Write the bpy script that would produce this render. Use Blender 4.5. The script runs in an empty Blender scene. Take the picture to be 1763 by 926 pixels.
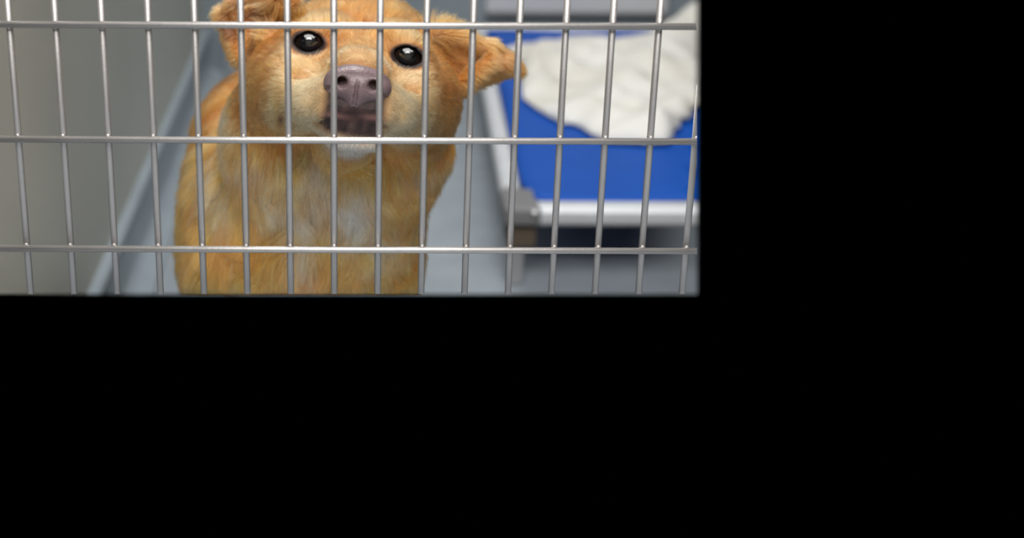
import bpy, bmesh, math, random
import numpy as np
from mathutils import Vector, Matrix, kdtree

random.seed(7)
rng = np.random.default_rng(7)
scene = bpy.context.scene
COL = scene.collection

# ------------------------------------------------------------------ camera
CAM = Vector((0.0, 0.0, 0.78))
cd = bpy.data.cameras.new('camera')
cd.sensor_fit = 'HORIZONTAL'
cd.sensor_width = 36.0
cd.lens = 45.94
cd.shift_x = 0.15967
cd.shift_y = -0.11911
cd.clip_start = 0.02
cd.dof.use_dof = True
cd.dof.focus_distance = 0.86
cd.dof.aperture_fstop = 4.6
cam = bpy.data.objects.new('camera', cd)
COL.objects.link(cam)
# rows: camera right, up, backward expressed in world axes
r_ = Vector((0.99998, 0.00508, 0.00212))
u_ = Vector((-0.00359, 0.30826, 0.95130))
b_ = Vector((0.00418, -0.95129, 0.30827))
cam.matrix_world = Matrix(((r_.x, u_.x, b_.x, CAM.x), (r_.y, u_.y, b_.y, CAM.y), (r_.z, u_.z, b_.z, CAM.z), (0, 0, 0, 1)))
scene.camera = cam

# ------------------------------------------------------------------ world, lamps, exposure
w = bpy.data.worlds.new('world')
scene.world = w
w.use_nodes = True
w.node_tree.nodes['Background'].inputs[0].default_value = (0, 0, 0, 1)
w.node_tree.nodes['Background'].inputs[1].default_value = 0.0


def area_lamp(name, loc, size, power, col=(1, 0.98, 0.95)):
    l = bpy.data.lights.new(name, 'AREA')
    l.shape = 'RECTANGLE'
    l.size, l.size_y = size
    l.energy = power
    l.color = col
    o = bpy.data.objects.new(name, l)
    o.location = loc
    COL.objects.link(o)


# fluorescent ceiling fixtures: a row over the corridor behind the camera, one over the kennel, plus an added wide soft panel
area_lamp('corridor_lamp', (-0.50, -1.25, 2.46), (0.9, 0.16), 30)
area_lamp('corridor_lamp', (0.62, -1.25, 2.46), (0.9, 0.16), 30)
area_lamp('corridor_lamp', (0.05, -0.75, 2.46), (1.2, 0.16), 24)
area_lamp('overhead_lamp', (0.3, -0.1, 2.46), (3.0, 1.0), 62)  # wide soft panel, added to give the level rods a broad highlight
area_lamp('overhead_lamp', (-0.05, 2.3, 2.46), (0.9, 0.3), 34)
scene.view_settings.view_transform = 'Standard'
scene.view_settings.look = 'None'
scene.view_settings.exposure = 0.0
scene.view_settings.gamma = 1.0
scene.view_settings.use_curve_mapping = False
scene.cycles.use_denoising = True
scene.cycles.max_bounces = 12

# ------------------------------------------------------------------ the far ends of what is built
# the kennel goes on to the right of and below these two planes, but nothing of it is known there
END_RIGHT = (Vector((0.4928, 1.7635, 0.128)), None)
_n = (Vector((0.4928, 1.7635, 0.128)) - CAM).cross(Vector((0.8169, 3.0686, 0.128)) - CAM).normalized()
if _n.x < 0:
    _n = -_n
END_RIGHT = (CAM.copy(), _n)                       # normal points out (to the right)
_n = (Vector((-0.3824, 1.7182, 0.0)) - CAM).cross(Vector((0.4945, 1.7267, 0.0)) - CAM).normalized()
if _n.z > 0:
    _n = -_n
END_LOW = (CAM.copy(), _n)                         # normal points down


# ------------------------------------------------------------------ helpers
def lin(r, g, b):
    f = lambda c: (c / 255 / 12.92) if c / 255 <= 0.04045 else ((c / 255 + 0.055) / 1.055) ** 2.4
    return (f(r), f(g), f(b))


def material(name, rgb, rough=0.6, metal=0.0, var=0.0, scale=8.0, bump=0.0, bscale=200.0, spec=0.5, coat=0.0, rgb2=None, detail=4):
    m = bpy.data.materials.new(name)
    m.use_nodes = True
    nt = m.node_tree
    p = nt.nodes['Principled BSDF']
    c = lin(*rgb)
    p.inputs['Base Color'].default_value = (*c, 1)
    p.inputs['Roughness'].default_value = rough
    p.inputs['Metallic'].default_value = metal
    p.inputs['Specular IOR Level'].default_value = spec
    p.inputs['Coat Weight'].default_value = coat
    tc = nt.nodes.new('ShaderNodeTexCoord')
    if var > 0 or rgb2:
        n = nt.nodes.new('ShaderNodeTexNoise')
        n.inputs['Scale'].default_value = scale
        n.inputs['Detail'].default_value = detail
        nt.links.new(tc.outputs['Object'], n.inputs['Vector'])
        r = nt.nodes.new('ShaderNodeValToRGB')
        r.color_ramp.elements[0].position = 0.3
        r.color_ramp.elements[1].position = 0.7
        c2 = lin(*rgb2) if rgb2 else tuple(x * (1 + var) for x in c)
        c1 = c if rgb2 else tuple(x * (1 - var) for x in c)
        r.color_ramp.elements[0].color = (*c1, 1)
        r.color_ramp.elements[1].color = (*c2, 1)
        nt.links.new(n.outputs['Fac'], r.inputs['Fac'])
        nt.links.new(r.outputs['Color'], p.inputs['Base Color'])
    if bump > 0:
        n = nt.nodes.new('ShaderNodeTexNoise')
        n.inputs['Scale'].default_value = bscale
        n.inputs['Detail'].default_value = 3
        nt.links.new(tc.outputs['Object'], n.inputs['Vector'])
        b = nt.nodes.new('ShaderNodeBump')
        b.inputs['Strength'].default_value = bump
        b.inputs['Distance'].default_value = 0.002
        nt.links.new(n.outputs['Fac'], b.inputs['Height'])
        nt.links.new(b.outputs['Normal'], p.inputs['Normal'])
    return m


def obj(name, me, mat=None, parent=None, smooth=False):
    if isinstance(me, bmesh.types.BMesh):
        bm = me
        me = bpy.data.meshes.new(name)
        bm.to_mesh(me)
        bm.free()
    if mat and not me.materials:
        me.materials.append(mat)
    if smooth:
        for p in me.polygons:
            p.use_smooth = True
    o = bpy.data.objects.new(name, me)
    COL.objects.link(o)
    if parent:
        o.parent = parent
    return o


def tag(o, label, cat, group=None):
    o['label'] = label
    o['category'] = cat
    if group:
        o['group'] = group
    return o


def struct(o, label=None):
    o['kind'] = 'structure'
    if label:
        o['label'] = label
    return o


def end_at(bm, planes=(END_RIGHT, END_LOW)):
    for co, no in planes:
        g = bm.verts[:] + bm.edges[:] + bm.faces[:]
        bmesh.ops.bisect_plane(bm, geom=g, plane_co=co, plane_no=no, clear_outer=True, dist=1e-6)
        e = [x for x in bm.edges if x.is_boundary and all(abs((v.co - co).dot(no)) < 1e-5 for v in x.verts)]
        if e:
            bmesh.ops.holes_fill(bm, edges=e, sides=0)
    return bm


def tube(bm, a, b, r, seg=16):
    a, b = Vector(a), Vector(b)
    d = (b - a).normalized()
    s = Vector((0, 0, 1)) if abs(d.z) < 0.9 else Vector((1, 0, 0))
    x = d.cross(s).normalized()
    y = d.cross(x)
    rings = []
    for p in (a, b):
        rings.append([bm.verts.new(p + x * r * math.cos(2 * math.pi * k / seg) + y * r * math.sin(2 * math.pi * k / seg)) for k in range(seg)])
    for k in range(seg):
        bm.faces.new((rings[0][k], rings[0][(k + 1) % seg], rings[1][(k + 1) % seg], rings[1][k]))
    bm.faces.new(rings[0][::-1])
    bm.faces.new(rings[1])
    bmesh.ops.recalc_face_normals(bm, faces=bm.faces[:])
    return bm


def prism(bm, a, b, prof, up=(0, 0, 1)):
    """sweep a closed profile (side, up) from a to b"""
    a, b, up = Vector(a), Vector(b), Vector(up)
    d = (b - a).normalized()
    s = d.cross(up).normalized()
    u = s.cross(d)
    R = [[bm.verts.new(p + s * q[0] + u * q[1]) for q in prof] for p in (a, b)]
    n = len(prof)
    for k in range(n):
        bm.faces.new((R[0][k], R[0][(k + 1) % n], R[1][(k + 1) % n], R[1][k]))
    bm.faces.new(R[0][::-1])
    bm.faces.new(R[1])
    bmesh.ops.recalc_face_normals(bm, faces=bm.faces[:])
    return bm


def round_rect(w, h, r, n=4):
    pts = []
    for cx, cy, a0 in ((w / 2 - r, h / 2 - r, 0), (-w / 2 + r, h / 2 - r, 90), (-w / 2 + r, -h / 2 + r, 180), (w / 2 - r, -h / 2 + r, 270)):
        for k in range(n + 1):
            t = math.radians(a0 + 90 * k / n)
            pts.append((cx + r * math.cos(t), cy + r * math.sin(t)))
    return pts


def box(bm, lo, hi):
    vs = [bm.verts.new((x, y, z)) for x in (lo[0], hi[0]) for y in (lo[1], hi[1]) for z in (lo[2], hi[2])]
    for f in ((0, 1, 3, 2), (4, 6, 7, 5), (0, 4, 5, 1), (2, 3, 7, 6), (0, 2, 6, 4), (1, 5, 7, 3)):
        bm.faces.new([vs[i] for i in f])
    bmesh.ops.recalc_face_normals(bm, faces=bm.faces[:])
    return bm


def bevel(bm, w, seg=2):
    bmesh.ops.bevel(bm, geom=bm.edges[:], offset=w, segments=seg, affect='EDGES', profile=0.5)
    return bm


# ------------------------------------------------------------------ materials
M_wall = material('painted_block', (178, 178, 167), rough=0.42, var=0.05, scale=3, bump=0.15, bscale=60)
M_back = material('grey_blue_paint', (128, 138, 146), rough=0.5, var=0.08, scale=5)
M_base = material('grey_cove_epoxy', (138, 148, 156), rough=0.4, var=0.06, scale=9, bump=0.1, bscale=120)
M_floor = material('sealed_floor', (140, 148, 156), rough=0.45, var=0.09, scale=14, bump=0.15, bscale=250, detail=8)
M_white = material('white_ceiling', (235, 235, 232), rough=0.9)
M_corr = material('corridor_paint', (165, 163, 158), rough=0.8)
M_steel = material('stainless_rod', (190, 186, 184), rough=0.48, metal=0.9, var=0.05, scale=60, bump=0.08, bscale=700)
M_chip = material('dark_weld_chip', (35, 32, 30), rough=0.7)
M_blue = material('blue_vinyl', (18, 76, 166), rough=0.55, spec=0.2, var=0.06, scale=10, bump=0.12, bscale=600)
M_alu = material('pale_aluminium', (206, 209, 214), rough=0.42, metal=0.25, var=0.04, scale=30)
M_plastic = material('grey_plastic', (112, 112, 114), rough=0.6)
M_bolt = material('bolt_metal', (200, 200, 205), rough=0.3, metal=0.8)
M_leg = material('grey_leg_tube', (150, 152, 156), rough=0.5, metal=0.2)
M_leg_shade = material('shaded_leg_brown', (84, 74, 62), rough=0.9)  # shade on the top of the grey leg, put into the colour
M_hatch = material('pale_hatch_sheet', (198, 200, 202), rough=0.35, metal=0.2)
M_blanket = material('white_fleece', (222, 222, 220), rough=0.95, rgb2=(206, 202, 193), scale=7, bump=0.5, bscale=420, spec=0.1)

# ------------------------------------------------------------------ setting
WX0, WX1 = -0.3295, -0.3485      # left wall leans away slightly over its depth
def wx(y):
    return WX0 + (WX1 - WX0) * (y - 1.5) / 1.45

bm = bmesh.new()                                     # floor slab
o0 = [(-0.42, 1.55), (1.4, 1.55), (1.4, 3.0), (-0.42, 3.0)]
top = [bm.verts.new((x, y, 0)) for x, y in o0]
bot = [bm.verts.new((x, y, -0.04)) for x, y in o0]
bm.faces.new(top)
bm.faces.new(bot[::-1])
for k in range(4):
    bm.faces.new((top[k], bot[k], bot[(k + 1) % 4], top[(k + 1) % 4]))
bmesh.ops.recalc_face_normals(bm, faces=bm.faces[:])
struct(obj('floor', end_at(bm), M_floor), 'pale blue-grey sealed floor inside the kennel')

bm = bmesh.new()
vs = [bm.verts.new(p) for p in ((wx(0.8), 0.8, 0), (wx(2.95), 2.95, 0), (wx(2.95), 2.95, 2.5), (wx(0.8), 0.8, 2.5),
                                (wx(0.8) - 0.06, 0.8, 0), (wx(2.95) - 0.06, 2.95, 0), (wx(2.95) - 0.06, 2.95, 2.5), (wx(0.8) - 0.06, 0.8, 2.5))]
for f in ((0, 3, 2, 1), (4, 5, 6, 7), (0, 1, 5, 4), (1, 2, 6, 5), (2, 3, 7, 6), (3, 0, 4, 7)):
    bm.faces.new([vs[i] for i in f])
bmesh.ops.recalc_face_normals(bm, faces=bm.faces[:])
struct(obj('wall_left', end_at(bm), M_wall), 'beige-grey painted side wall left of the dog')

bm = box(bmesh.new(), (-0.42, 2.95, 0), (1.4, 3.01, 2.5))
struct(obj('wall_back', end_at(bm, (END_RIGHT,)), M_back), 'blue-grey back wall behind the bed')

# moulded cove base along the left wall: lip, face, cove and toe
prof = [(0.0, 0.0), (0.0, 0.108), (0.012, 0.107), (0.015, 0.102), (0.014, 0.095), (0.008, 0.090), (0.008, 0.060)]
for k in range(1, 7):
    t = math.radians(90 * k / 6)
    prof.append((0.010 + 0.030 * (1 - math.cos(t)), 0.034 - 0.026 * math.sin(t) + 0.0))
prof += [(0.046, 0.007), (0.048, 0.0)]
bm = bmesh.new()
rows = []
for yy in (0.9, 2.95):
    rows.append([bm.verts.new((wx(yy) + q[0], yy, q[1])) for q in prof])
n = len(prof)
for k in range(n):
    bm.faces.new((rows[0][k], rows[0][(k + 1) % n], rows[1][(k + 1) % n], rows[1][k]))
bm.faces.new(rows[0])
bm.faces.new(rows[1][::-1])
bmesh.ops.recalc_face_normals(bm, faces=bm.faces[:])
struct(obj('baseboard_left', end_at(bm), M_base), 'grey cove base along the left wall')
bm = bmesh.new()
prism(bm, (wx(2.95) + 0.048, 2.944, 0.05), (1.4, 2.944, 0.05), round_rect(0.012, 0.1, 0.004, 2))
struct(obj('baseboard_back', end_at(bm, (END_RIGHT,)), M_base), 'grey base strip along the back wall')

# pale hatch panel in the back wall, bottom edge just over the bed
bm = bevel(box(bmesh.new(), (0.30, 2.93, 0.15), (0.712, 2.949, 0.62)), 0.004)
hatch = struct(obj('door_1', bm, M_hatch), 'pale sheet hatch in the back wall behind the bed')
bm = bevel(box(bmesh.new(), (0.30, 2.918, 0.15), (0.712, 2.932, 0.157)), 0.0015)
obj('bottom_lip', bm, M_plastic, hatch)

# room around: ceiling, corridor floor and corridor wall behind the camera (outside the photograph, they return the light)
struct(obj('ceiling', box(bmesh.new(), (-1.6, -2.4, 2.5), (2.2, 3.1, 2.56)), M_white), 'white ceiling over corridor and kennel')
struct(obj('wall_front', box(bmesh.new(), (-1.6, -2.46, 0), (2.2, -2.4, 2.5)), M_corr), 'pale corridor wall facing the kennel')
struct(obj('floor_corridor', box(bmesh.new(), (-1.6, -2.4, -0.04), (2.2, 0.95, 0)), M_floor), 'grey corridor floor in front of the gate')

# ------------------------------------------------------------------ the wire gate
GY = 0.7727
gate = bpy.data.objects.new('wire_gate', None)
gate.location = (-0.014, GY, 0.43)
COL.objects.link(gate)
tag(gate, 'welded steel wire gate of upright and level rods before the dog', 'gate')


def gate_part(name, bm, mat, parent=gate, smooth=True):
    bmesh.ops.translate(bm, verts=bm.verts[:], vec=-gate.location)
    o = obj(name, bm, mat, parent)
    if smooth:
        for p in o.data.polygons:
            p.use_smooth = len(p.vertices) == 4
    return o


RODS_Z = (0.6075, 0.5351, 0.4623)
bars = []
for i in range(-1, 16):
    x = -0.20844 + 0.028 * i
    bm = tube(bmesh.new(), (x, GY, 0.42), (x, GY, 0.70), 0.0021, 20)
    for z in RODS_Z:      # small weld fillet where the upright meets a level rod
        bmesh.ops.create_uvsphere(bm, u_segments=12, v_segments=8, radius=1.0,
                                  matrix=Matrix.Translation((x, GY - 0.0006, z)) @ Matrix.Diagonal((0.00215, 0.0022, 0.0042, 1)))
    bars.append(gate_part('upright_rod', end_at(bm), M_steel))
for z in RODS_Z + (0.6805,):
    bm = tube(bmesh.new(), (-0.262, GY - 0.0039, z), (0.30, GY - 0.0039, z), 0.00208, 20)
    gate_part('level_rod', end_at(bm), M_steel)
bm = bmesh.new()
bmesh.ops.create_icosphere(bm, subdivisions=2, radius=1.0, matrix=Matrix.Translation((-0.0961, GY - 0.0016, 0.5155)) @ Matrix.Diagonal((0.0006, 0.0004, 0.0011, 1)))
chip = gate_part('weld_chip', bm, M_chip, bars[5])
bm = bmesh.new()
bmesh.ops.create_icosphere(bm, subdivisions=2, radius=1.0, matrix=Matrix.Translation((0.1000, GY - 0.0016, 0.5075)) @ Matrix.Diagonal((0.0007, 0.0004, 0.0009, 1)))
gate_part('weld_drop', bm, M_bolt, bars[12])

# ------------------------------------------------------------------ raised bed
BEDZ = 0.128
bed = bpy.data.objects.new('raised_dog_bed', None)
bed.location = (0.25, 1.77, 0)
COL.objects.link(bed)
tag(bed, 'raised dog bed with blue vinyl sheet in a pale metal frame', 'dog bed')


def bed_part(name, bm, mat, parent=bed, smooth=False):
    bmesh.ops.translate(bm, verts=bm.verts[:], vec=-bed.location)
    return obj(name, bm, mat, parent, smooth)


A = Vector((0.232, 1.79, 0.116))        # front left corner of the frame, rear left
B = Vector((0.281, 2.895, 0.116))
bm = prism(bmesh.new(), A + Vector((0, 0.03, 0)), B, round_rect(0.030, 0.030, 0.010, 5))
bed_part('side_rail', bm, M_alu)
bm = prism(bmesh.new(), (0.262, 1.755, 0.112), (0.90, 1.755, 0.112), round_rect(0.036, 0.030, 0.010, 5))
bed_part('front_rail', end_at(bm, (END_RIGHT,)), M_alu)
bm = prism(bmesh.new(), (0.281, 2.893, 0.114), (1.2, 2.893, 0.114), round_rect(0.036, 0.034, 0.010, 5))
bed_part('rear_rail', end_at(bm, (END_RIGHT,)), M_alu)
# sheet, slightly sagging, cut corner at the front left
bm = bmesh.new()
NX, NY = 30, 40
grid = []
for j in range(NY + 1):
    v = j / NY
    row = []
    for i in range(NX + 1):
        u = i / NX
        y = 1.772 + (2.885 - 1.772) * v
        xl = 0.2465 + (0.2965 - 0.2465) * v
        if v < 0.06:
            xl += (0.06 - v) * 0.28
        x = xl + (1.1 - xl) * u
        sag = -0.006 * math.sin(math.pi * min(1, u * 1.2)) * math.sin(math.pi * v)
        row.append(bm.verts.new((x, y, BEDZ - 0.001 + 0.4 * sag + 0.0015 * math.sin(x * 21 + y * 9))))
    grid.append(row)
for j in range(NY):
    for i in range(NX):
        bm.faces.new((grid[j][i], grid[j][i + 1], grid[j + 1][i + 1], grid[j + 1][i]))
end_at(bm, (END_RIGHT,))
r = bmesh.ops.solidify(bm, geom=bm.faces[:], thickness=0.003)
bmesh.ops.recalc_face_normals(bm, faces=bm.faces[:])
bed_part('blue_sheet', bm, M_blue, smooth=True)
# grey plastic corner with its bolt
bm = bevel(box(bmesh.new(), (0.214, 1.734, 0.098), (0.268, 1.822, 0.128)), 0.008, 3)
corner = bed_part('corner_bracket', bm, M_plastic)
bm = bmesh.new()
bmesh.ops.create_uvsphere(bm, u_segments=16, v_segments=10, radius=1, matrix=Matrix.Translation((0.257, 1.735, 0.119)) @ Matrix.Diagonal((0.0065, 0.005, 0.0065, 1)))
bed_part('bolt', bm, M_bolt, corner, True)
bm = bevel(box(bmesh.new(), (0.222, 1.745, 0.062), (0.262, 1.80, 0.099)), 0.004)
leg = bed_part('leg', bm, M_leg_shade)  # top of the grey leg, its shade painted as brown
leg['label'] = 'upper leg under the front corner, its shade put into a dark brown'
bm = bevel(box(bmesh.new(), (0.2245, 1.755, 0.0), (0.2475, 1.79, 0.064)), 0.004)
bed_part('leg', bm, M_leg)
bm = bevel(box(bmesh.new(), (0.27, 2.872, 0.0), (0.30, 2.905, 0.11)), 0.004)
bed_part('leg', bm, M_leg)

# ------------------------------------------------------------------ blanket on the bed
outline = [(0.297, 2.655), (0.341, 2.665), (0.386, 2.66), (0.42, 2.70), (0.50, 2.74), (0.592, 2.765), (0.66, 2.82), (0.71, 2.855), (0.76, 2.868), (0.80, 2.862),
           (0.785, 2.80), (0.705, 2.564), (0.655, 2.36), (0.625, 2.26), (0.602, 2.225), (0.588, 2.216), (0.592, 2.19), (0.577, 2.163), (0.560, 2.15), (0.551, 2.112), (0.536, 2.098), (0.528, 2.06), (0.51, 2.027),
           (0.48, 2.02), (0.444, 2.026), (0.411, 2.029), (0.394, 2.064), (0.382, 2.106), (0.371, 2.133), (0.355, 2.126), (0.341, 2.161), (0.323, 2.215),
           (0.306, 2.286), (0.317, 2.422), (0.322, 2.52), (0.306, 2.59)]
poly = np.array(outline)


def inside_dist(P):
    """signed distance to the outline, positive inside"""
    a = poly
    b = np.roll(poly, -1, 0)
    d = np.full(len(P), 9.0)
    ins = np.zeros(len(P), bool)
    for p, q in zip(a, b):
        e = q - p
        w_ = P - p
        t = np.clip((w_ @ e) / (e @ e), 0, 1)
        d = np.minimum(d, np.linalg.norm(w_ - t[:, None] * e, axis=1))
        c = (P[:, 1] >= p[1]) != (P[:, 1] >= q[1])
        if abs(e[1]) > 1e-9:
            ins ^= c & (P[:, 0] < p[0] + (P[:, 1] - p[1]) / e[1] * e[0])
    return np.where(ins, d, -d)


bm = bmesh.new()
h = 0.008
gx = np.arange(0.28, 0.82, h)
gy = np.arange(2.0, 2.89, h)
XX, YY = np.meshgrid(gx, gy)
P = np.stack([XX.ravel(), YY.ravel()], 1)
sd = inside_dist(P)
def fold(x, y):
    z = 0.010 * np.sin(9 * x + 14 * y + 2.0 * np.sin(7 * x)) + 0.007 * np.sin(31 * x - 17 * y + 1.3) + 0.006 * np.sin(43 * y + 11 * x + 2 * np.sin(13 * x))
    z += 0.004 * np.sin(70 * x + 22 * y) + 0.003 * np.sin(88 * y - 50 * x)
    return z
thick = np.clip(sd / 0.03, 0, 1)
Zt = BEDZ + 0.005 + (0.022 + fold(P[:, 0], P[:, 1])) * np.sqrt(thick) + 0.035 * np.exp(-(((P[:, 1] - 2.84) / 0.075) ** 2)) * np.clip((P[:, 0] - 0.58) / 0.15, 0, 1) * thick
Zb = np.full(len(P), BEDZ + 0.0048)
Zt = np.maximum(Zt, Zb + 0.005)
keep = {}
# pull near-boundary vertices onto the outline so that its edge is smooth
eps = 1e-4
gxs = (inside_dist(P + [eps, 0]) - inside_dist(P - [eps, 0])) / (2 * eps)
gys = (inside_dist(P + [0, eps]) - inside_dist(P - [0, eps])) / (2 * eps)
near = (sd < 0.0) & (sd > -h)
P2 = P.copy()
P2[near] -= (sd[near])[:, None] * np.stack([gxs[near], gys[near]], 1)
ok = sd > -h * 0.98
W = len(gx)
vt, vb = {}, {}
for k in np.nonzero(ok)[0]:
    zt = Zt[k] if sd[k] > 0 else BEDZ + 0.0075
    vt[k] = bm.verts.new((P2[k, 0], P2[k, 1], zt))
    vb[k] = bm.verts.new((P2[k, 0], P2[k, 1], Zb[k]))
cells = []
for j in range(len(gy) - 1):
    for i in range(W - 1):
        q = (j * W + i, j * W + i + 1, (j + 1) * W + i + 1, (j + 1) * W + i)
        if all(k in vt for k in q) and max(sd[list(q)]) > 0:
            bm.faces.new([vt[k] for k in q])
            bm.faces.new([vb[k] for k in q][::-1])
            cells.append(q)
cnt = {}
for q in cells:
    for a, b in zip(q, q[1:] + q[:1]):
        if (b, a) in cnt:
            del cnt[(b, a)]
        else:
            cnt[(a, b)] = 1
for a, b in cnt:
    bm.faces.new((vt[b], vt[a], vb[a], vb[b]))
bmesh.ops.delete(bm, geom=[v for v in bm.verts if not v.link_faces], context='VERTS')
end_at(bm, (END_RIGHT,))
bmesh.ops.recalc_face_normals(bm, faces=bm.faces[:])
tag(obj('blanket', bm, M_blanket, smooth=True), 'crumpled white fleece blanket with ragged edges lying on the blue bed', 'blanket')

# ------------------------------------------------------------------ the dog
E0 = np.array([0.0029, 0.9061, 0.5594])             # point midway between the eyes, metres; the dog is worked in millimetres from here
_c = np.array([0.0, 0.0, 0.78]) - E0
yh = _c / np.linalg.norm(_c)                        # the way the muzzle points
xu = np.array([1.0, 0, 0]) - yh * yh[0]
xu /= np.linalg.norm(xu)
zu = np.cross(yh, xu)
if zu[2] < 0:
    zu = -zu
_a = math.radians(8)                                # head tilted to one side
HB = np.stack([math.cos(_a) * xu - math.sin(_a) * zu, yh, math.sin(_a) * xu + math.cos(_a) * zu]).astype(np.float32)


class Field:
    """distance field on a grid; primitives touch only their own box. Head primitives are given in head axes (side, forward, up)."""
    def __init__(s, lo, hi, h):
        s.lo, s.h = np.array(lo, np.float32), h
        s.n = np.ceil((np.array(hi) - s.lo) / h).astype(int) + 1
        s.D = np.full(s.n, 60.0, np.float32)

    def window(s, pts, pad):
        a = np.floor((np.min(pts, 0) - pad - s.lo) / s.h).astype(int)
        b = np.ceil((np.max(pts, 0) + pad - s.lo) / s.h).astype(int) + 1
        a = np.clip(a, 0, s.n)
        b = np.clip(b, 0, s.n)
        if (b <= a).any():
            return None, None
        sl = tuple(slice(i, j) for i, j in zip(a, b))
        g = [s.lo[k] + s.h * np.arange(a[k], b[k], dtype=np.float32) for k in range(3)]
        X, Y, Z = np.meshgrid(*g, indexing='ij')
        return sl, np.stack([X, Y, Z], -1)

    def apply(s, f, pts, pad, k, mode, head):
        pts = np.array(pts, np.float32)
        wp = pts @ HB if head else pts
        sl, P = s.window(wp, pad + k + 4)
        if sl is None:
            return
        if head:
            P = P @ HB.T
        d = f(P)
        a = s.D[sl]
        if mode == 'add':
            t = np.clip(0.5 + 0.5 * (a - d) / k, 0, 1)
            s.D[sl] = a * (1 - t) + d * t - k * t * (1 - t)
        else:
            t = np.clip(0.5 - 0.5 * (a + d) / k, 0, 1)
            s.D[sl] = a * (1 - t) - d * t + k * t * (1 - t)

    def ell(s, c, r, k=10, mode='add', head=True, rot=None):
        c = np.array(c, np.float32)
        r = np.array(r, np.float32)
        R = np.eye(3, dtype=np.float32) if rot is None else rot.astype(np.float32)

        def f(P):
            q = (P - c) @ R.T
            k0 = np.sqrt(((q / r) ** 2).sum(-1))
            k1 = np.sqrt(((q / r ** 2) ** 2).sum(-1)) + 1e-6
            return k0 * (k0 - 1) / k1
        s.apply(f, [c], r.max(), k, mode, head)

    def cap(s, a, b, ra, rb, k=10, mode='add', head=True):
        a = np.array(a, np.float32)
        b = np.array(b, np.float32)

        def f(P):
            e = b - a
            w_ = P - a
            t = np.clip((w_ @ e) / (e @ e), 0, 1)
            return np.linalg.norm(w_ - t[..., None] * e, axis=-1) - (ra + (rb - ra) * t)
        s.apply(f, [a, b], max(ra, rb), k, mode, head)

    def chain(s, pts, rad, k=3, mode='add', head=True):
        for i in range(len(pts) - 1):
            ra, rb = (rad[i], rad[i + 1]) if hasattr(rad, '__len__') else (rad, rad)
            s.cap(pts[i], pts[i + 1], ra, rb, k, mode, head)

    def tri(s, a, b, c, r, k=5, head=True):
        a, b, c = (np.array(v, np.float32) for v in (a, b, c))
        nn = np.cross(b - a, c - a)

        def f(P):
            def seg(p, q):
                e = q - p
                w_ = P - p
                t = np.clip((w_ @ e) / (e @ e), 0, 1)
                v = w_ - t[..., None] * e
                return (v * v).sum(-1)
            d2 = np.minimum(np.minimum(seg(a, b), seg(b, c)), seg(c, a))
            inn = (((P - a) @ np.cross(nn, b - a) >= 0) & ((P - b) @ np.cross(nn, c - b) >= 0) & ((P - c) @ np.cross(nn, a - c) >= 0))
            pd = ((P - a) @ nn) ** 2 / (nn @ nn)
            return np.sqrt(np.where(inn, pd, d2)) - r
        s.apply(f, [a, b, c], r, k, 'add', head)

    def mesh(s):
        D = s.D
        neg = D < 0
        c = [neg[i:neg.shape[0] - 1 + i, j:neg.shape[1] - 1 + j, k:neg.shape[2] - 1 + k] for i in (0, 1) for j in (0, 1) for k in (0, 1)]
        sm = np.zeros(c[0].shape, np.int8)
        for q in c:
            sm += q
        idx = np.argwhere((sm > 0) & (sm < 8))
        off = np.array([(i, j, k) for i in (0, 1) for j in (0, 1) for k in (0, 1)])
        vals = np.stack([D[idx[:, 0] + o[0], idx[:, 1] + o[1], idx[:, 2] + o[2]] for o in off], 1)
        acc = np.zeros((len(idx), 3))
        num = np.zeros(len(idx))
        for p in range(8):
            for q in range(p + 1, 8):
                if np.abs(off[p] - off[q]).sum() == 1:
                    m = (vals[:, p] < 0) != (vals[:, q] < 0)
                    t = np.where(m, vals[:, p] / (vals[:, p] - vals[:, q] + 1e-12), 0)
                    pt = off[p] + t[:, None] * (off[q] - off[p])
                    acc += np.where(m[:, None], pt, 0)
                    num += m
        V = s.lo + s.h * (idx + acc / num[:, None])
        ids = np.full(sm.shape, -1, np.int32)
        ids[tuple(idx.T)] = np.arange(len(idx))
        F = []
        for ax in range(3):
            a = np.moveaxis(neg, ax, 0)
            I = np.moveaxis(ids, ax, 0)
            e = a[:-1] != a[1:]
            e = e[:, 1:-1, 1:-1]
            w_ = np.argwhere(e)
            x, y, z = w_[:, 0], w_[:, 1] + 1, w_[:, 2] + 1
            q = np.stack([I[x, y - 1, z - 1], I[x, y, z - 1], I[x, y, z], I[x, y - 1, z]], 1)
            fl = a[:-1][:, 1:-1, 1:-1][e]
            if ax == 1:
                fl = ~fl
            q[~fl] = q[~fl][:, ::-1]
            F.append(q)
        F = np.concatenate(F)
        F = F[(F >= 0).all(1)]
        return V.astype(np.float64), F


def relax(V, F, n=2, lam=0.5):
    e = np.concatenate([F[:, [0, 1]], F[:, [1, 2]], F[:, [2, 3]], F[:, [3, 0]]])
    for _ in range(n):
        acc = np.zeros_like(V)
        cnt = np.zeros(len(V))
        for p, q in ((0, 1), (1, 0)):
            np.add.at(acc, e[:, p], V[e[:, q]])
            np.add.at(cnt, e[:, p], 1)
        V = V + lam * (acc / np.maximum(cnt, 1)[:, None] - V)
    return V


def np_mesh(name, V, F):
    me = bpy.data.meshes.new(name)
    me.vertices.add(len(V))
    me.vertices.foreach_set('co', V.astype(np.float32).ravel())
    me.loops.add(F.size)
    me.loops.foreach_set('vertex_index', F.astype(np.int32).ravel())
    me.polygons.add(len(F))
    me.polygons.foreach_set('loop_start', np.arange(0, F.size, F.shape[1], dtype=np.int32))
    me.polygons.foreach_set('use_smooth', np.ones(len(F), bool))
    me.update(calc_edges=True)
    me.validate()
    return me


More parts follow.
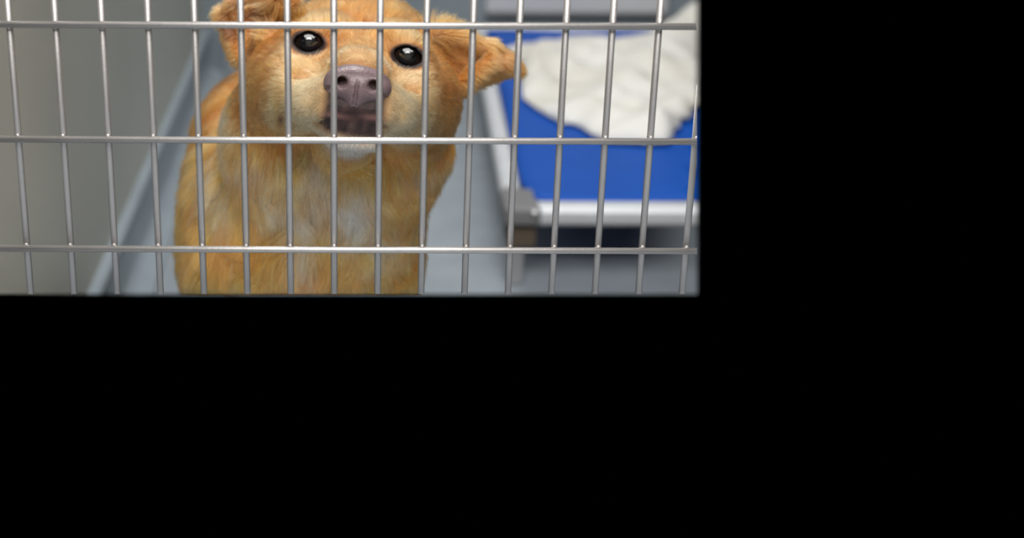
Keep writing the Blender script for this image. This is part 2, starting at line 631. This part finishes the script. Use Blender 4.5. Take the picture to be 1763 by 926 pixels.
def vnormals(V, F):
    n = np.cross(V[F[:, 2]] - V[F[:, 0]], V[F[:, 3]] - V[F[:, 1]])
    N = np.zeros_like(V)
    for k in range(4):
        np.add.at(N, F[:, k], n)
    return N / (np.linalg.norm(N, axis=1, keepdims=True) + 1e-12)


# --- body field, 2.2 mm cells
fd = Field((-270, -115, -330), (165, 430, 75), 2.2)
# trunk (axes: right, away, up)
fd.ell((-16, 92, -88), (84, 74, 66), 30, head=False)                 # ruff
fd.cap((0, 75, -40), (-38, 125, -190), 62, 84, 30, head=False)       # neck into chest
fd.ell((-50, 150, -215), (88, 80, 120), 30, head=False)              # chest
fd.ell((-116, 192, -212), (36, 60, 72), 25, head=False)              # shoulder
fd.ell((18, 165, -180), (26, 60, 80), 25, head=False)                # other shoulder
fd.ell((-86, 285, -178), (66, 120, 86), 30, head=False)              # back
fd.cap((-98, 120, -215), (-96, 112, -330), 40, 36, 25, head=False)   # fore legs
fd.cap((-2, 122, -215), (-8, 114, -330), 36, 32, 25, head=False)
fd.cap((-45, 150, -240), (-45, 150, -330), 78, 70, 25, head=False)
# skull
fd.ell((0, -72, -12), (58, 66, 42), 14)
fd.ell((0, -100, -25), (62, 55, 55), 18)
fd.ell((-50, -52, -34), (29, 46, 36), 18)                            # cheeks
fd.ell((50, -52, -34), (29, 46, 36), 18)
fd.ell((-24, -16, 12), (17, 15, 11), 12)                             # brows
fd.ell((24, -16, 12), (17, 15, 11), 12)
fd.ell((-36, -11.5, 0), (15, 15, 13.6), 6)                           # lids over the eyeballs
fd.ell((36, -11.5, 0), (15, 15, 13.6), 6)
# muzzle
fd.cap((0, -15, -24), (2.5, 66, -30), 30, 20, 14)
fd.cap((0, -8, -6), (2.5, 72, -20), 15, 13, 12)
fd.ell((-11, 62, -34), (17, 24, 13), 10)                             # upper lip pads
fd.ell((17, 62, -32), (17, 24, 13), 10)
fd.ell((-27, 40, -42), (17, 30, 15), 12)
fd.ell((31, 40, -39), (17, 30, 15), 12)
fd.ell((-37, 14, -47), (10, 22, 13), 20)
fd.ell((-42, -12, -36), (26, 42, 30), 22)
fd.ell((42, -12, -34), (26, 42, 30), 22)
fd.ell((-20, 56, -44), (13, 20, 10), 8)
fd.ell((26, 56, -42), (13, 20, 10), 8)                             # lip corners, cream folds
fd.ell((40, 14, -43), (10, 22, 13), 20)
fd.cap((0, -5, -60), (3, 55, -60), 24, 12, 10)                       # lower jaw
fd.ell((4, 66, -60), (20, 13, 7), 6)                                 # chin
fd.cap((-14, 76, -43), (21, 76, -40), 9, 9, 5)                       # front of the upper lip
fd.chain([(-12, 83, -40), (-1, 86, -38)], 4.5, 3)
fd.chain([(6, 86, -37.5), (17, 83, -38)], 4.5, 3)
fd.chain([(-19, 66, -55), (-13, 73, -53), (3, 79, -51.5), (19, 75, -51), (25, 67, -53)], [3.0, 4.0, 4.6, 4.0, 3.0], 3)   # lower lip
mouth = [(-44, 31, -60), (-40, 44, -58.5), (-29, 62, -55), (-19, 76, -51), (-11, 84, -48.5), (2.4, 88, -47), (19, 84, -46), (29, 75, -48.5), (36, 62, -51), (43.5, 44, -56.5), (47, 31, -58)]
fd.chain(mouth[4:7], [1.5, 1.8, 1.5], 2.5, 'cut')
fd.chain(mouth[2:5], [0.3, 0.9, 1.5], 2, 'cut')
fd.chain(mouth[6:9], [1.5, 0.9, 0.3], 2, 'cut')
fd.cap((2.3, 92, -34), (2.3, 88, -46), 1.2, 1.4, 2.5, 'cut')
for s_, o_ in ((-1, 0), (1, 4)):                                     # fold round each lip corner, crease between muzzle and cheek
    fd.chain([(s_ * 38 + o_, 20, -32 + o_), (s_ * 47 + o_, 15, -41 + o_), (s_ * 46 + o_, 12, -53 + o_), (s_ * 38 + o_, 14, -62 + o_)], [3, 5, 5, 4], 6)
    fd.chain([(s_ * 25 + o_, 50, -13), (s_ * 35 + o_, 34, -22), (s_ * 41 + o_, 27, -36 + o_), (s_ * 42 + o_, 24, -48 + o_)], [1, 2.2, 2.6, 2], 7, 'cut')
# furrow on the forehead, wrinkle behind the nose
fd.chain([(2.5, -8, 8), (3, -17, 16), (3, -28, 25)], 2.2, 5, 'cut')
fd.chain([(-16, 60, -12), (-6, 62, -3.5), (3, 63, -2), (12, 62, -4), (21, 60, -11)], 3.2, 5)
# ears: image-left ear folds forward and hangs, the other one stretches out to the side
for a, b, c in (((-56, -64, 28), (-68, -72, -4), (-104, -74, 13)), ((-104, -74, 13), (-68, -72, -4), (-88, -64, -19)),
                ((-104, -70, 11), (-97, -58, -4), (-88, -54, -20)), ((-104, -72, 12), (-82, -62, 2), (-88, -56, -19))):
    fd.tri(a, b, c, 3.0, 6)
fd.chain([(-52, -54, 29), (-68, -48, 30.5), (-85, -46, 28), (-99, -53, 20), (-105, -62, 10)], [5, 3.6, 3.4, 3.6, 3.6], 5)
fd.chain([(-105, -62, 10), (-98, -55, -4), (-89, -51, -20)], [4, 3.4, 2.8], 5)
fd.chain([(-60, -60, -12), (-68, -52, -2), (-70, -50, 4)], [8, 6, 4], 8)
fd.chain([(-92, -46, 13), (-78, -48, 15), (-62, -50, 18)], [5, 6, 5], 3, 'cut')
for a, b, c in (((56, -62, 21), (82, -76, -16), (120, -82, 5)), ((56, -62, 21), (97, -74, 16), (120, -82, 5)), ((97, -74, 16), (114, -79, 10), (121, -82, 4)),
                ((82, -74, -16), (98, -72, -2), (116, -78, 2))):
    fd.tri(a, b, c, 3.0, 6)
fd.chain([(54, -58, 22), (78, -62, 20.5), (98, -68, 15.5), (112, -74, 9), (122, -81, 2.5)], [5.5, 4.6, 4.2, 3.4, 2.2], 6)
fd.chain([(80, -64, -18), (89, -60, -5), (99, -62, 4), (111, -68, 4), (121, -78, 2.5)], [7, 5, 4.2, 3.8, 2.2], 5)
# eye openings: an almond cut through the lids, then room for the ball
EYES = ((-35.9, -11.5, -0.2), (35.5, -11.5, 0.1))
for ex, ey, ez in EYES:
    c = np.array((ex, ey, ez), np.float32)
    aw, bh = 10.8, 6.9
    Rv = (aw * aw + bh * bh) / (2 * bh)
    ov = Rv - bh
    sgn = 1 if ex > 0 else -1

    def f(P, c=c, Rv=Rv, ov=ov, sgn=sgn):
        q = P - c
        zz = q[..., 2] + 0.06 * sgn * q[..., 0]
        d1 = np.sqrt(q[..., 0] ** 2 + (zz + ov) ** 2) - Rv
        d2 = np.sqrt(q[..., 0] ** 2 + (zz - ov) ** 2) - Rv
        return np.maximum(np.maximum(d1, d2), -q[..., 1])
    fd.apply(f, [c + (0, 6, 0)], 16, 1.5, 'cut', True)
    fd.ell(c, (12.3, 12.3, 12.3), 0.8, 'cut')
# the figure ends where the photograph ends
sl, P = fd.window(np.array([[-270, -115, -330], [165, 430, 75]]), 0)
n_low = np.array(END_LOW[1], np.float32)
pl = ((P + (E0 * 1000).astype(np.float32) - np.array([0, 0, 780], np.float32)) @ n_low)
fd.D[sl] = np.maximum(fd.D[sl], pl)
del P, pl
V, F = fd.mesh()
V = relax(V, F, 2, 0.45)
del fd
N = vnormals(V, F)
VH = V @ HB.T.astype(np.float64)          # head axes


# --- colours and hair values as functions of place
def g3(P, c, r):
    r = np.array(r, float)
    return np.exp(-((((P - np.array(c, float)) / r) ** 2).sum(-1)))


def vnoise(P, s, seed):
    r = np.random.default_rng(seed)
    o = np.zeros(len(P))
    for k in range(6):
        d = r.normal(size=3)
        d /= np.linalg.norm(d)
        o += np.sin((P @ d) / s * (0.7 + 0.25 * k) * 2 * math.pi + r.uniform(0, 6.28))
    return o / 6 ** 0.5 * 0.8


GOLD, DEEP, CREAM, WHITE = (np.array(lin(*c)) for c in ((209, 142, 74), (178, 103, 44), (226, 192, 138), (240, 232, 218)))
DARK, MAUVE, PINK, RUST = (np.array(lin(*c)) for c in ((52, 40, 40), (88, 65, 62), (184, 132, 126), (190, 124, 70)))


def mixc(a, b, t):
    t = np.clip(t, 0, 1)[:, None]
    return a * (1 - t) + b * t


def body_w(H):   # 0 on the head, 1 on neck and body
    return np.clip((-(H[:, 2] + 58) / 25) + np.clip((-H[:, 1] - 70) / 30, 0, 1) * np.clip((-H[:, 2] - 20) / 30, 0, 1), 0, 1) * np.clip((40 - H[:, 1]) / 40, 0, 1)


def lip_dark(H):
    half = np.interp(-H[:, 2], [14, 30, 44, 52, 58], [23, 22, 22, 23, 19])
    front = np.clip((H[:, 1] - 64) / 6, 0, 1) * np.clip((-H[:, 2] - 16) / 5, 0, 1) * np.clip((half - np.abs(H[:, 0] - 3)) / 5, 0, 1) * np.clip((H[:, 2] + 58) / 4, 0, 1)
    m = np.zeros(len(H))
    mp = np.array(mouth, float)
    for i in range(len(mp) - 1):
        e = mp[i + 1] - mp[i]
        t = np.clip(((H - mp[i]) @ e) / (e @ e), 0, 1)
        d = np.linalg.norm(H - mp[i] - t[:, None] * e, axis=1)
        m = np.maximum(m, np.clip(((3.0 if 4 <= i <= 5 else 1.8 if 3 <= i <= 6 else 1.0) - d) / 1.5, 0, 1))
    return np.clip(np.maximum(front, m), 0, 1)


def lid(H):
    m = np.zeros(len(H))
    for ex, ey, ez in EYES:
        q = H - np.array((ex, ey, ez))
        r = np.sqrt((q[:, 0] / 12.8) ** 2 + (q[:, 2] / 8.6) ** 2)
        m = np.maximum(m, np.clip((1.12 - r) / 0.16, 0, 1) * (q[:, 1] > -4))
    return m


def colour(Vw, H):
    bw = body_w(H)
    c = np.tile(GOLD, (len(H), 1))
    c = mixc(c, DEEP, 0.35 + 0.35 * vnoise(Vw, 60, 3))
    c = mixc(c, CREAM, 0.25 * np.clip(vnoise(Vw, 22, 5), 0, 1))
    c = mixc(c, DEEP * 0.8, bw * np.clip(0.15 + 0.6 * vnoise(Vw, 38, 21), 0, 0.8))
    c = c * (1.18 - 0.50 * (1 - bw))[:, None]
    # cream round the muzzle, under and over the eyes
    c = mixc(c, CREAM, np.maximum(g3(H, (-28, 52, -38), (18, 34, 22)), g3(H, (33, 52, -36), (18, 34, 22))))
    c = mixc(c, CREAM, 0.8 * np.maximum(g3(H, (-50, 22, -46), (5, 20, 18)), g3(H, (52, 22, -42), (5, 20, 18))))
    c = mixc(c, CREAM, 0.6 * np.maximum(g3(H, (-36, 0, -13), (15, 20, 5)), g3(H, (36, 0, -13), (15, 20, 5))))
    c = mixc(c, CREAM, 0.45 * np.maximum(g3(H, (-32, 0, 14), (12, 20, 5)), g3(H, (32, 0, 14), (12, 20, 5))))
    c = mixc(c, np.array(lin(243, 214, 166)), 0.8 * np.maximum(g3(H, (-24, 60, -38), (12, 24, 20)), g3(H, (29, 60, -36), (12, 24, 20))))
    c = mixc(c, CREAM, 0.7 * g3(H, (3, 60, -4), (22, 16, 5)))
    c = mixc(c, WHITE, 0.9 * g3(H, (4, 66, -64), (24, 26, 8)))
    c = mixc(c, RUST, 0.6 * np.maximum(g3(H, (-100, -60, 8), (34, 40, 26)), g3(H, (104, -70, 8), (36, 40, 22))))
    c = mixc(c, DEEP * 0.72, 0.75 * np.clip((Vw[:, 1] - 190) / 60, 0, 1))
    c = c * (1 + bw[:, None] * (np.array([1.10, 0.96, 0.76]) - 1))
    # chest patches (right, away, up)
    TUFT = 0.5 * (CREAM + WHITE)
    for q, r, a, col in (((-7, 70, -163), (17, 60, 13), 1.2, WHITE), ((-2, 70, -184), (12, 60, 18), 1.1, WHITE), ((-30, 70, -142), (10, 60, 20), 1.0, WHITE), ((-96, 110, -118), (17, 60, 13), 1.0, TUFT),
                         ((-70, 100, -150), (28, 60, 12), 1.0, TUFT), ((-58, 80, -176), (16, 60, 16), 1.0, TUFT), ((-38, 70, -180), (13, 60, 14), 0.9, TUFT), ((42, 100, -152), (18, 60, 9), 1.1, TUFT), ((-42, 70, -220), (10, 60, 26), 0.9, TUFT),
                         ((-14, 60, -90), (14, 50, 10), 0.6, WHITE), ((-112, 120, -196), (20, 60, 16), 0.7, TUFT), ((16, 70, -215), (16, 60, 20), 0.5, TUFT)):
        c = mixc(c, col, a * g3(Vw, np.array(q) + (0, 0, 40), r) * np.clip(0.75 + 0.8 * vnoise(Vw, 16, 9), 0.25, 1) * bw)
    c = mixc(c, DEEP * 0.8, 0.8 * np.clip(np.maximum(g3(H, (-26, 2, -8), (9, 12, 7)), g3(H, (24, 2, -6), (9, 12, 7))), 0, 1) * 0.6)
    c = mixc(c, DEEP * 0.35, 0.8 * g3(H, (1.8, -14, 13), (2.0, 40, 7)))  # shade of the forehead furrow drawn as a dark line in the colour
    c = mixc(c, DEEP * 0.45, 0.8 * g3(H, (104, -72, 7), (18, 14, 4.5)))  # shade in the channel of the right ear, put into the colour
    c = mixc(c, DARK * 0.6, np.maximum(g3(H, (36, 46, -61), (5, 10, 3)), g3(H, (-43.5, 40, -54), (2.2, 12, 4.5))))
    c = mixc(c, DARK, 0.65 * np.clip(ear_inner(H), 0, 1))  # left ear hollow darkened, its shade put into the fur colour
    ld = lip_dark(H)
    c = mixc(c, mixc(np.tile(MAUVE, (len(H), 1)), DARK, 0.75 + 0.4 * vnoise(H, 9, 4)), ld)
    c = mixc(c, PINK, 0.8 * g3(H, (-8, 88, -44.5), (9, 8, 1.8)) + 0.8 * g3(H, (15, 88, -42.5), (8, 8, 1.8)))
    c = mixc(c, DARK * 0.75, lid(H))
    return c


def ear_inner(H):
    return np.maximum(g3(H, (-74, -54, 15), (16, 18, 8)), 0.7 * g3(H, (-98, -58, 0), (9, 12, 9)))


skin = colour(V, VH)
skin = mixc(skin, np.array(lin(92, 58, 46)), 0.95 * np.clip(1.3 * ear_inner(VH), 0, 1))  # skin in the ear hollow painted dark for its shade too

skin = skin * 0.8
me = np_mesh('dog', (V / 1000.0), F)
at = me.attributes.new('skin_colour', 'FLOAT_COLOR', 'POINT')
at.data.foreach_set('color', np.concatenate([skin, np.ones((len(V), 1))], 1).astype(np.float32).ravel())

m = bpy.data.materials.new('dog_skin')
m.use_nodes = True
nt = m.node_tree
p = nt.nodes['Principled BSDF']
p.inputs['Roughness'].default_value = 0.6
p.inputs['Specular IOR Level'].default_value = 0.3
a_ = nt.nodes.new('ShaderNodeAttribute')
a_.attribute_name = 'skin_colour'
nt.links.new(a_.outputs['Color'], p.inputs['Base Color'])
n_ = nt.nodes.new('ShaderNodeTexNoise')
n_.inputs['Scale'].default_value = 700
b2 = nt.nodes.new('ShaderNodeBump')
b2.inputs['Strength'].default_value = 0.35
b2.inputs['Distance'].default_value = 0.001
tc_ = nt.nodes.new('ShaderNodeTexCoord')
nt.links.new(tc_.outputs['Object'], n_.inputs['Vector'])
nt.links.new(n_.outputs['Fac'], b2.inputs['Height'])
nt.links.new(b2.outputs['Normal'], p.inputs['Normal'])
dog = obj('dog', me, m)
dog.location = tuple(E0)
tag(dog, 'golden tan dog with cream muzzle and mauve nose sitting behind the wire gate', 'dog')

HBW = HB.astype(np.float64)


def to_rel(h):      # head axes (mm) -> dog object space (m)
    return (np.array(h, float) @ HBW) / 1000.0


# --- eyes
m = bpy.data.materials.new('dark_eye')
m.use_nodes = True
nt = m.node_tree
p = nt.nodes['Principled BSDF']
p.inputs['Roughness'].default_value = 0.04
p.inputs['Coat Weight'].default_value = 1.0
p.inputs['Coat Roughness'].default_value = 0.01
tc_ = nt.nodes.new('ShaderNodeTexCoord')
sx = nt.nodes.new('ShaderNodeSeparateXYZ')
nt.links.new(tc_.outputs['Object'], sx.inputs[0])
rp = nt.nodes.new('ShaderNodeValToRGB')
mp_ = nt.nodes.new('ShaderNodeMapRange')
mp_.inputs['From Min'].default_value = 0.0
mp_.inputs['From Max'].default_value = 0.012
nt.links.new(sx.outputs['Y'], mp_.inputs['Value'])
nt.links.new(mp_.outputs['Result'], rp.inputs['Fac'])
els = rp.color_ramp.elements
els[0].position = 0.0
els[0].color = (*lin(200, 160, 150), 1)
els[1].position = 1.0
els[1].color = (*lin(10, 9, 10), 1)
for pos, col in ((0.34, (190, 150, 145)), (0.40, (40, 26, 22)), (0.52, (52, 36, 28)), (0.80, (40, 28, 22)), (0.86, (12, 11, 12))):
    e = els.new(pos)
    e.color = (*lin(*col), 1)
nt.links.new(rp.outputs['Color'], p.inputs['Base Color'])
M_eye = m
for ex, ey, ez in EYES:
    bm = bmesh.new()
    bmesh.ops.create_uvsphere(bm, u_segments=48, v_segments=32, radius=0.012)
    for v in bm.verts:           # the clear front bulges a little
        if v.co.y > 0.007:
            v.co.y += 0.10 * (v.co.y - 0.007)
    o = obj('eye', bm, M_eye, dog, True)
    R = Matrix(((HBW[0][0], HBW[1][0], HBW[2][0]), (HBW[0][1], HBW[1][1], HBW[2][1]), (HBW[0][2], HBW[1][2], HBW[2][2])))
    # head axes are mirrored (side, forward, up), a ball does not mind: turn only its forward axis
    q = Vector((0, 1, 0)).rotation_difference(Vector(tuple(HBW[1])))
    o.matrix_local = Matrix.Translation(Vector(tuple(to_rel((ex, ey, ez))))) @ q.to_matrix().to_4x4()
    o['label'] = 'dark brown glossy eye'

# --- nose, its own finer field
nf = Field((-45, -130, -50), (55, -50, 30), 0.7)
wlo = np.array([-24, 60, -48])
whi = np.array([30, 106, 0])
cor = np.array([[x, y, z] for x in (-24, 30) for y in (60, 106) for z in (-48, 0)], np.float32) @ HB
nf = Field(cor.min(0), cor.max(0), 0.75)
nf.ell((2.6, 78, -21), (20.5, 15, 11.5), 4)
nf.ell((2.6, 80, -26), (15, 14.5, 11), 5)
nf.ell((2.5, 79, -34), (6, 12.5, 7), 5)
nf.ell((-10, 82, -24), (9.5, 10.5, 9), 4)
nf.ell((15.5, 82, -23), (9.5, 10.5, 9), 4)
for s_, cx in ((-1, -6.6), (1, 11.9)):
    nf.cap((cx, 98, -22.5 + 0.6 * s_), (cx + 2 * s_, 82, -21), 4.0, 2.6, 2, 'cut')
    nf.chain([(cx + 0.5 * s_, 96, -24.5 + 0.6 * s_), (cx + 5.5 * s_, 92.5, -26.5), (cx + 11 * s_, 85, -29)], [2.2, 1.7, 1.1], 2, 'cut')
nf.chain([(2.6, 93.8, -18.5), (2.5, 94.4, -24), (2.4, 92.8, -30), (2.4, 91, -36), (2.4, 87, -42)], [0.5, 1.0, 1.1, 1.2, 1.2], 1.0, 'cut')
NV, NF = nf.mesh()
NV = relax(NV, NF, 2, 0.4)
m = material('nose_leather', (118, 98, 101), rough=0.36, var=0.12, scale=120, spec=0.5)
nt = m.node_tree
p = nt.nodes['Principled BSDF']
vo = nt.nodes.new('ShaderNodeTexVoronoi')
vo.inputs['Scale'].default_value = 700
tc_ = nt.nodes.new('ShaderNodeTexCoord')
nt.links.new(tc_.outputs['Object'], vo.inputs['Vector'])
b2 = nt.nodes.new('ShaderNodeBump')
b2.inputs['Strength'].default_value = 0.22
b2.inputs['Distance'].default_value = 0.0008
nt.links.new(vo.outputs['Distance'], b2.inputs['Height'])
nt.links.new(b2.outputs['Normal'], p.inputs['Normal'])
nose = obj('nose', np_mesh('nose', NV / 1000.0, NF), m, dog)
nose['label'] = 'mauve grey nose leather'

# --- fur
def make_fur():
    tri = np.concatenate([F[:, [0, 1, 2]], F[:, [0, 2, 3]]])
    a, b, c = V[tri[:, 0]], V[tri[:, 1]], V[tri[:, 2]]
    area = 0.5 * np.linalg.norm(np.cross(b - a, c - a), axis=1)
    cen = (a + b + c) / 3
    nrm = (N[tri[:, 0]] + N[tri[:, 1]] + N[tri[:, 2]]) / 3
    ch = cen @ HBW.T
    bw = body_w(ch)
    dens = 1.7 * (1 - bw) + 1.1 * bw
    dens *= np.where(nrm[:, 1] > 0.35, 0.35, 1.0)
    dens *= np.where(ch[:, 1] > 20, 1.8, 1.0)
    low = (cen + E0 * 1000 - np.array([0, 0, 780.0])) @ np.array(END_LOW[1], float)
    dens *= low < -1.0
    # bare: nose, lids, eye sockets, mouth slit
    dens *= 1 - np.clip(lid(ch) * 2.2, 0, 1)
    dens *= ~((ch[:, 1] > 70) & (ch[:, 2] > -38) & (ch[:, 2] < -10) & (np.abs(ch[:, 0] - 2.6) < 19))
    for e in EYES:
        dens *= np.linalg.norm(ch - np.array(e), axis=1) > 12.9
    dens *= 1 - np.clip(1.6 * ear_inner(ch), 0, 1)
    cnt = rng.poisson(area * dens)
    ti = np.repeat(np.arange(len(tri)), cnt)
    n = len(ti)
    u = rng.random(n)
    v = rng.random(n)
    f = u + v > 1
    u[f], v[f] = 1 - u[f], 1 - v[f]
    t = tri[ti]
    W_ = np.stack([1 - u - v, u, v], 1)
    P = (V[t] * W_[..., None]).sum(1)
    Nn = (N[t] * W_[..., None]).sum(1)
    Nn /= np.linalg.norm(Nn, axis=1, keepdims=True)
    H = P @ HBW.T
    bw = body_w(H)
    # flow: on the head away from the nose, on the ears to their tips, on the body downwards
    away = H - np.array([2.5, 95, -14.0])
    away[:, 2] += 6
    away /= np.linalg.norm(away, axis=1, keepdims=True) + 1e-9
    flow = away @ HBW
    ear = np.clip((np.abs(H[:, 0]) - 66) / 14, 0, 1) * (H[:, 2] > -28) * (H[:, 1] < -38)
    el = np.where((H[:, 0] < 0)[:, None], np.array([-0.75, 0.1, -0.5]), np.array([0.9, -0.1, -0.35])) @ HBW
    flow = flow * (1 - ear)[:, None] + el * ear[:, None]
    down = np.stack([0.35 * np.clip((P[:, 0] + 40) / 90, -1, 1), np.full(n, 0.15), np.full(n, -1.0)], 1)
    bmix = (bw * (1 - ear))[:, None]
    flow = flow * (1 - bmix) + down * bmix
    for e in EYES:
        q = H - np.array(e)
        q[:, 1] = 0
        dq = np.linalg.norm(q, axis=1, keepdims=True) + 1e-9
        flow += 2.0 * np.exp(-((dq / 15.0) ** 4)) * (H[:, 1:2] > -20) * ((q / dq) @ HBW)
    flow += 0.6 * (0.1 + 0.9 * bmix) * np.stack([vnoise(P, 45, 11), vnoise(P, 45, 12), vnoise(P, 45, 13)], 1)
    flow += 0.16 * rng.normal(size=(n, 3))
    T = flow - (flow * Nn).sum(1, keepdims=True) * Nn
    T /= np.linalg.norm(T, axis=1, keepdims=True) + 1e-9
    # length
    d = np.linalg.norm(H - np.array([2.5, 85, -25.0]), axis=1)
    L = np.interp(d, [0, 20, 32, 55, 90, 130, 170], [1.6, 2.4, 4.2, 6.5, 9, 13, 20])
    L = L * (1 - bw) + bw * np.interp(P[:, 2], [-240, -120, -60], [26, 28, 22])
    L = np.where(ear > 0.3, 11.0, L)
    L = np.where((ear > 0.3) & (H[:, 0] < 0) & (H[:, 1] > -60), 6.5, L)
    L *= 1 - 0.55 * lip_dark(H) * (H[:, 1] > 50)
    L *= 1 - 0.7 * np.clip(1 - np.min([np.linalg.norm((H - np.array(e)) / np.array([1, 1, 0.8]), axis=1) for e in EYES], 0) / 24, 0, 1)
    L *= rng.uniform(0.7, 1.15, n)
    lift = np.interp(L, [2, 8, 25], [0.42, 0.36, 0.45]) + 0.10 * rng.normal(size=n)
    lift += 0.25 * ear * (rng.random(n) < 0.2)
    D0 = T * np.cos(lift)[:, None] + Nn * np.sin(lift)[:, None]
    D1 = T * np.cos(lift * 0.35)[:, None] + Nn * np.sin(lift * 0.35)[:, None]
    D1 = D1 + np.array([0, 0, -0.25]) * np.clip(L / 25, 0, 1)[:, None]
    K = 5
    s_ = np.linspace(0, 1, K)
    pts = P[:, None, :] - 0.4 * Nn[:, None, :] + L[:, None, None] * (s_[None, :, None] * D0[:, None, :] + 0.5 * (s_ ** 2)[None, :, None] * (D1 - D0)[:, None, :])
    # clumps
    nc = max(1, n // 28)
    ci = rng.choice(n, nc, replace=False)
    kd = kdtree.KDTree(nc)
    for k, i in enumerate(ci):
        kd.insert(P[i], k)
    kd.balance()
    own = ci[np.array([kd.find(q)[1] for q in P])]
    amt = np.interp(L, [3, 8, 20], [0.0, 0.35, 0.6])[:, None, None] * (s_ ** 1.4)[None, :, None] * rng.uniform(0.5, 1.0, n)[:, None, None]
    target = pts[own] + (P - P[own])[:, None, :] * 0.15
    pts = pts * (1 - amt) + target * amt
    # colour
    Q = P + 0.65 * L[:, None] * T * bw[:, None]
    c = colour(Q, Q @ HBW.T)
    c *= (1 + 0.16 * rng.normal(size=n))[:, None].clip(0.6, 1.5)
    cl = (1 + 0.20 * rng.normal(size=n))
    c *= cl[own][:, None].clip(0.7, 1.35)
    lightened = rng.random(n) < 0.06 * bw
    c[lightened] = c[lightened] * 0.4 + WHITE * 0.6
    c = c.clip(0.002, 0.93)
    tip = (pts[:, -1] + E0 * 1000 - np.array([0, 0, 780.0])) @ np.array(END_LOW[1], float)
    root = (pts[:, 0] + E0 * 1000 - np.array([0, 0, 780.0])) @ np.array(END_LOW[1], float)
    sc_ = np.where(tip > 0.3, np.clip((0.3 - root) / np.maximum(tip - root, 1e-3), 0.05, 1), 1.0)
    pts = pts[:, :1] + (pts - pts[:, :1]) * sc_[:, None, None]
    n = len(pts)
    hc = bpy.data.hair_curves.new('fur')
    hc.add_curves([K] * n)
    hc.attributes['position'].data.foreach_set('vector', (pts / 1000.0).astype(np.float32).ravel())
    rad = hc.attributes.get('radius') or hc.attributes.new('radius', 'FLOAT', 'POINT')
    base = np.interp(L, [2, 8, 25], [0.00011, 0.00014, 0.00019])
    prof_ = np.array([1.0, 1.0, 0.9, 0.7, 0.25])
    rad.data.foreach_set('value', (base[:, None] * prof_[None, :]).astype(np.float32).ravel())
    ca = hc.attributes.new('fur_colour', 'FLOAT_COLOR', 'CURVE')
    ca.data.foreach_set('color', np.concatenate([c, np.ones((n, 1))], 1).astype(np.float32).ravel())
    m = bpy.data.materials.new('fur')
    m.use_nodes = True
    nt = m.node_tree
    nt.nodes.remove(nt.nodes['Principled BSDF'])
    hb = nt.nodes.new('ShaderNodeBsdfHairPrincipled')
    hb.parametrization = 'COLOR'
    hb.inputs['Roughness'].default_value = 0.45
    hb.inputs['Radial Roughness'].default_value = 0.6
    hb.inputs['Random Roughness'].default_value = 0.2
    at = nt.nodes.new('ShaderNodeAttribute')
    at.attribute_name = 'fur_colour'
    nt.links.new(at.outputs['Color'], hb.inputs['Color'])
    nt.links.new(hb.outputs[0], nt.nodes['Material Output'].inputs['Surface'])
    hc.materials.append(m)
    o = bpy.data.objects.new('fur', hc)
    COL.objects.link(o)
    o.parent = dog
    o['kind'] = 'stuff'
    print('hairs', n, 'verts', len(V))


make_fur()
